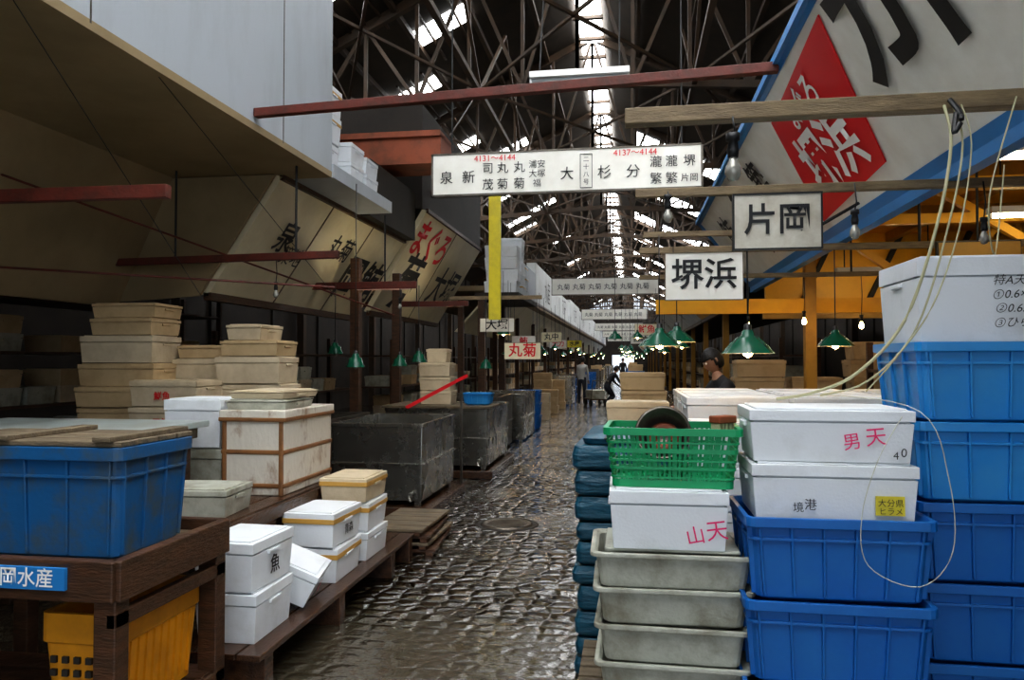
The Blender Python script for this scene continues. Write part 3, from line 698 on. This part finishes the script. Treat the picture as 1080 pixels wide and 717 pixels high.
def col(x,y,z,items):
    for (w,h,dx,m,lab) in items:
        foam_box(x+dx,y+random.uniform(-.02,.02),z,w,.42,h-.004,random.uniform(-2,2),m=m,label=lab,ls=.075,lm=red if random.random()<.5 else black);z+=h
col(-4.36,6.1,1.0,[(.68,.2,-.03,foamc,None),(.70,.18,-.02,foamc,None),(.72,.2,0,foamc,None),(.68,.24,0,foaml,None),(.58,.15,.05,foamc,None),(.58,.13,.05,foamc,None)])
col(-3.72,5.98,1.0,[(.6,.22,-.12,foaml,'天然'),(.6,.22,-.10,foaml,'鮮魚')])
col(-3.75,6.42,1.0,[(.6,.2,0,foaml,None),(.6,.22,0,foamc,None),(.55,.2,.0,foaml,None),(.5,.12,0,foamc,None)])
col(-3.27,6.35,1.0,[(.58,.2,0,foaml,None),(.56,.2,0,foaml,None),(.58,.24,-.02,foaml,None),(.52,.14,0,foamc,None),(.32,.14,-.05,foaml,None)])
steel_tank(-3.1,-2.1,7.55,9.0,.10,.95);steel_tank(-4.6,-3.25,7.6,9.2,.0,.95,m=steeld)
b=B();b.box(-3.2,-2.0,7.5,9.1,.0,.10,woodwet);b.obj('wooden_plinth',bevel=.01)
b=B();b.box(-3.45,-1.85,10.1,12.1,.0,.10,woodwet);b.obj('wooden_plinth',bevel=.01)
steel_tank(-3.4,-1.93,10.2,12.0,.10,.94)
steel_tank(-3.3,-2.2,12.6,14.2,.0,.98,m=steeld);steel_tank(-3.2,-2.05,14.6,16.4,.0,.95)
for k in range(4):
    b=B();n=5
    for i in range(n): b.box(-.24,.24,-.45+i*.18,-.29+i*.18,.03,.052,woodgrey if k%2 else wood)
    b.box(-.22,-.16,-.45,.43,0,.03,wood);b.box(.16,.22,-.45,.43,0,.03,wood);b.obj('wooden_board_rack',(-1.86-.02*k,6.5,.054*k),random.uniform(-5,5),bevel=.003)
b=B();b.box(-2.5,-1.9,10.17,11.0,.942,.97,woodgrey);b.obj('board_lid')
b=B();bin_geo(b,.42,.3,.17,blue2);b.obj('plastic_bin',(-2.14,10.6,.972))
b=B();b.box(-3.43,-2.52,10.17,11.3,.942,.97,woodgrey);b.obj('board_lid')
stack_obj('foam_box_stack',-2.78,10.75,.972,[(0,0,.46,.36,.2,3),(.02,.0,.3,.3,.2,4)],foaml)
b=B();b.bar((-2.05,9.4,1.40),(-2.70,8.95,1.02),.08,.015,red);b.bar((-2.05,9.36,1.41),(-2.70,8.91,1.03),.012,.03,red);b.bar((-2.05,9.44,1.41),(-2.70,8.99,1.03),.012,.03,red)
b.bar((-2.12,9.4,1.36),(-2.12,9.4,0),.03,.03,steeld);b.box(-2.22,-2.02,9.3,9.5,0,.02,steeld);b.obj('red_chute')
b=B();n=24;b.lathe([(.001,.012),(.20,.012),(.215,.016),(.235,.016),(.25,.0)],(0,0,0),steeld,n);b.lathe([(.255,.004),(.30,.006),(.31,0)],(0,0,0),dark,n)
for i in range(-3,4):
    w=math.sqrt(max(0,.19**2-(i*.05)**2));b.box(-w,w,i*.05-.008,i*.05+.008,.012,.018,steeld)
b.obj('manhole_cover',(-1.2,7.35,0))
# ------------------------------------------------------------------ receding stall rows
random.seed(8)
yy=17.0
while yy<90:
    x=random.uniform(-.1,.08);k=random.random()
    if k<.45: steel_tank(-3.2,-2.05+x,yy,yy+1.8,.0,random.uniform(.85,1.05),m=random.choice((steel,steeld)))
    elif k<.75: stack_obj('foam_box_stack',-2.6,yy+.9,0,[(-.25,-.3,.6,.4,.24,random.randint(2,5)),(.25-.1,.25,.55,.4,.24,random.randint(3,5))],random.choice((foaml,foamc)))
    else:
        b=B()
        for i in range(3): bin_geo(b,.8,.6,.3,blue,z=.3*i)
        b.obj('plastic_bin_stack',(-2.5,yy+.8,0))
    yy+=2.4
yy=7.2
while yy<90:
    k=random.random()
    if k<.35: steel_tank(-.2,.55,yy,yy+1.6,0,random.uniform(.85,1.05),m=random.choice((steel,steeld)))
    elif k<.8: stack_obj('foam_box_stack',.12,yy+.9,0,[(-.05,-.4,.6,.4,.24,random.randint(3,5)),(.05,.15,.6,.4,.24,random.randint(3,6))],random.choice((foam,foaml,foamc)))
    else:
        b=B()
        for i in range(4): bin_geo(b,.7,.55,.3,blue,z=.3*i)
        b.obj('plastic_bin_stack',(.15,yy+.8,0))
    yy+=2.3
for y in (9.55,11.33,15.85,20,24,28,32,38,44,50,58,66,75,85):
    b=B();b.box(-3.66,-3.54,y,y+.12,0,2.95,wood);b.box(-3.70,-3.50,y-.03,y+.15,0,.12,steeld);b.obj('stall_post')
    if y>11.5:
        b=B();b.box(1.85,1.97,y,y+.12,0,3.28,ochre);b.box(1.81,2.01,y-.03,y+.15,0,.12,steeld);b.obj('stall_post')
# ------------------------------------------------------------------ people
def person(name,loc,rz,jm,tm,lean=10,arm=(20,40),knee=0,head_tilt=15,scale=1.0):
    root=bpy.data.objects.new(name,None);COL.objects.link(root);root.location=loc;root.rotation_euler=(0,0,math.radians(rz));root.scale=(scale,)*3
    V=[];E=[];Rr=[];lab={}
    def v(p,r,par=None,l='t'):
        V.append(Vector(p));Rr.append(r);i=len(V)-1
        if par is not None: E.append((par,i));lab[(par,i)]=l
        return i
    kb=math.radians(knee);drop=.84*(1-math.cos(kb))
    pz=.92-drop;Lr=Matrix.Rotation(math.radians(lean),4,'X')
    pel=Vector((0,0,pz))
    def up(x,y,z): return pel+Lr@Vector((x,y,z-.92))
    p=v(pel,(.145,.11))
    s1=v(up(0,0,1.08),(.135,.10),p,'j');s2=v(up(0,.01,1.25),(.155,.115),s1,'j');s3=v(up(0,.01,1.39),(.13,.09),s2,'j')
    nk=v(up(0,0,1.47),(.055,.055),s3,'s');hd=v(up(0,-.01,1.54),(.05,.05),nk,'s')
    for sx in (-1,1):
        sh=v(up(sx*.165,.01,1.385),(.065,.065),s3,'j')
        a=math.radians(arm[0]);f=math.radians(arm[0]+arm[1])
        elp=V[sh]+Vector((sx*.04,-.28*math.sin(a),-.28*math.cos(a)))
        el=v(elp,(.045,.045),sh,'j')
        wrp=elp+Vector((-sx*.03,-.25*math.sin(f),-.25*math.cos(f)));wr=v(wrp,(.032,.032),el,'j')
        d=(wrp-elp).normalized();pm=v(wrp+d*.05,(.036,.02),wr,'s')
        side=Vector((1,0,0))
        for k,(o_,ln) in enumerate(((-.03,.07),(-.01,.082),(.01,.078),(.03,.06))):
            base=v(wrp+d*.095+side*o_*sx,(.009,.009),pm,'s');c=Vector((0,0,-.3))
            m1=v(V[base]+d*ln*.5,(.0085,.0085),base,'s');v(V[m1]+(d+c).normalized()*ln*.5,(.007,.007),m1,'s')
        th=v(wrp+d*.05-side*sx*.035,(.011,.011),pm,'s');v(V[th]+d*.04-side*sx*.015,(.009,.009),th,'s')
        hp=v(pel+Vector((sx*.09,0,-.05)),(.095,.095),p,'t')
        kn=v(pel+Vector((sx*.10,-.42*math.sin(kb),-.05-.40*math.cos(kb))),(.062,.062),hp,'t')
        ank=Vector((sx*.11,V[kn].y+.40*math.sin(kb),.10))
        cf=v(V[kn].lerp(ank,.35)+Vector((0,.015,0)),(.06,.06),kn,'t');an=v(ank,(.042,.042),cf,'t')
        v(ank+Vector((sx*.02,-.15,-.055)),(.04,.035),an,'b')
        v(ank+Vector((0,.05,-.055)),(.035,.035),an,'b')
    me=bpy.data.meshes.new('body');me.from_pydata(V,E,[])
    o=bpy.data.objects.new('body',me);COL.objects.link(o)
    md=o.modifiers.new('s','SKIN');md.use_smooth_shade=True
    for i,sv in enumerate(me.skin_vertices[0].data):
        sv.radius=Rr[i];sv.use_root=(i==0)
    sd=o.modifiers.new('d','SUBSURF');sd.levels=1;sd.render_levels=1
    dg=bpy.context.evaluated_depsgraph_get();nm=bpy.data.meshes.new_from_object(o.evaluated_get(dg));bpy.data.objects.remove(o)
    nm.materials.clear()
    ms={'j':0,'t':1,'s':2,'b':3}
    for m in (jm,tm,skin,boots): nm.materials.append(m)
    for pg in nm.polygons:
        best=9;bl='t'
        for (i,j),l in lab.items():
            A=V[i];Bv=V[j];d=Bv-A;t=max(0,min(1,(pg.center-A).dot(d)/max(d.length_squared,1e-9)));q=(pg.center-(A+d*t)).length
            if q<best: best=q;bl=l
        pg.material_index=ms[bl];pg.use_smooth=True
    o=bpy.data.objects.new('body',nm);COL.objects.link(o);o.parent=root
    bm=bmesh.new();bmesh.ops.create_uvsphere(bm,u_segments=28,v_segments=20,radius=1)
    for w in bm.verts:
        x,y,z=w.co
        w.co=Vector((x*.076*(1-.22*max(0,-z)),.095*y,z*.118))
        if y<-.55 and abs(x)<.2 and -.35<z<.12: w.co.y-=.020*(1-abs(x)/.2)*(1-(z+.35)/.6)
        if y<-.5 and .02<z<.22 and .2<abs(x)<.5: w.co.y+=.008
        if y<-.4 and z<-.72: w.co.y-=.012
    hm=bpy.data.meshes.new('head');bm.to_mesh(hm);bm.free();hm.materials.append(skin)
    for pg in hm.polygons: pg.use_smooth=True
    h=bpy.data.objects.new('head',hm);COL.objects.link(h);h.parent=root
    h.location=V[hd]+Vector((0,-.02,.09));h.rotation_euler=(math.radians(lean*.5+head_tilt),0,0)
    b=B()
    for sx in (-1,1):
        b.lathe([(.001,-.012),(.009,-.008),(.012,0),(.009,.008),(.001,.012)],(sx*.030,-.083,.012),eyew,10)
        b.lathe([(.001,-.005),(.005,0),(.001,.005)],(sx*.030,-.095,.012),black,8)
        b.tube([(sx*.076,.0,.03),(sx*.084,.012,.02),(sx*.084,.012,-.01),(sx*.076,.0,-.03)],[.006,.012,.010,.006],skin,8)
        b.bar((sx*.015,-.092,.035),(sx*.045,-.083,.036),.006,.005,hairm)
    b.bar((-.022,-.092,-.062),(.022,-.092,-.062),.008,.008,lip)
    b.obj('face_features',parent=h,smooth=True)
    bm=bmesh.new();bmesh.ops.create_uvsphere(bm,u_segments=32,v_segments=24,radius=1)
    dl=[]
    for f in bm.faces:
        c=f.calc_center_median()
        lim=.30 if c.y<-.35 else (.30-(c.y+.35)*2.6)
        if c.z<max(lim,-.72): dl.append(f)
    bmesh.ops.delete(bm,geom=dl,context='FACES')
    for w in bm.verts:
        x,y,z=w.co;w.co=Vector((x*.088,y*.108+.004,z*.132+.004))*(1+.025*math.sin(x*14+z*9)*math.cos(y*13))
    hm=bpy.data.meshes.new('hair');bm.to_mesh(hm);bm.free();hm.materials.append(hairm)
    for pg in hm.polygons: pg.use_smooth=True
    q=bpy.data.objects.new('hair',hm);COL.objects.link(q);q.parent=h
    sm=q.modifiers.new('t','SOLIDIFY');sm.thickness=.012;sm.offset=-1
    return root
person('man_in_black_jacket',(1.02,7.85,0),-75,jacket,trous,lean=18,arm=(35,50),head_tilt=20)
person('man_crouching',(-.85,26.6,0),120,jacket,trous,lean=38,arm=(30,20),knee=40,head_tilt=15)
person('market_worker',(-1.75,27.5,0),160,jwhite,trous,lean=6,arm=(5,25),head_tilt=0)
person('market_worker',(-.5,48,0),10,jacket,trous,lean=4,arm=(5,15),head_tilt=0)
b=B();b.box(-.3,.3,-.45,.45,.22,.26,wood);b.tube([(-.28,-.45,.24),(-.28,-.6,.9)],.015,steeld);b.tube([(.28,-.45,.24),(.28,-.6,.9)],.015,steeld);b.tube([(-.28,-.6,.9),(.28,-.6,.9)],.015,steeld)
for x in (-.26,.26):
    for y in (-.3,.3): b.tube([(x-.03,y,.11),(x+.03,y,.11)],.11,boots,16)
foam_geo(b,.5,.7,.3,foamd,z=.26);b.obj('hand_cart',(-1.25,27.0,0),20)
# ------------------------------------------------------------------ world, camera
w=bpy.data.worlds.new('World');SC.world=w;w.use_nodes=True
bg=w.node_tree.nodes['Background'];bg.inputs[0].default_value=(.82,.90,1,1);bg.inputs[1].default_value=1.25
cd=bpy.data.cameras.new('camera');cam=bpy.data.objects.new('camera',cd);COL.objects.link(cam)
cam.location=(0,0,1.6);cam.rotation_euler=(math.radians(91.54),0,math.radians(8.9))
cd.sensor_width=36;cd.lens=800/1080*36;cd.clip_end=300
SC.camera=cam
SC.view_settings.view_transform='Standard'
try: SC.view_settings.look='Medium High Contrast'
except Exception: pass
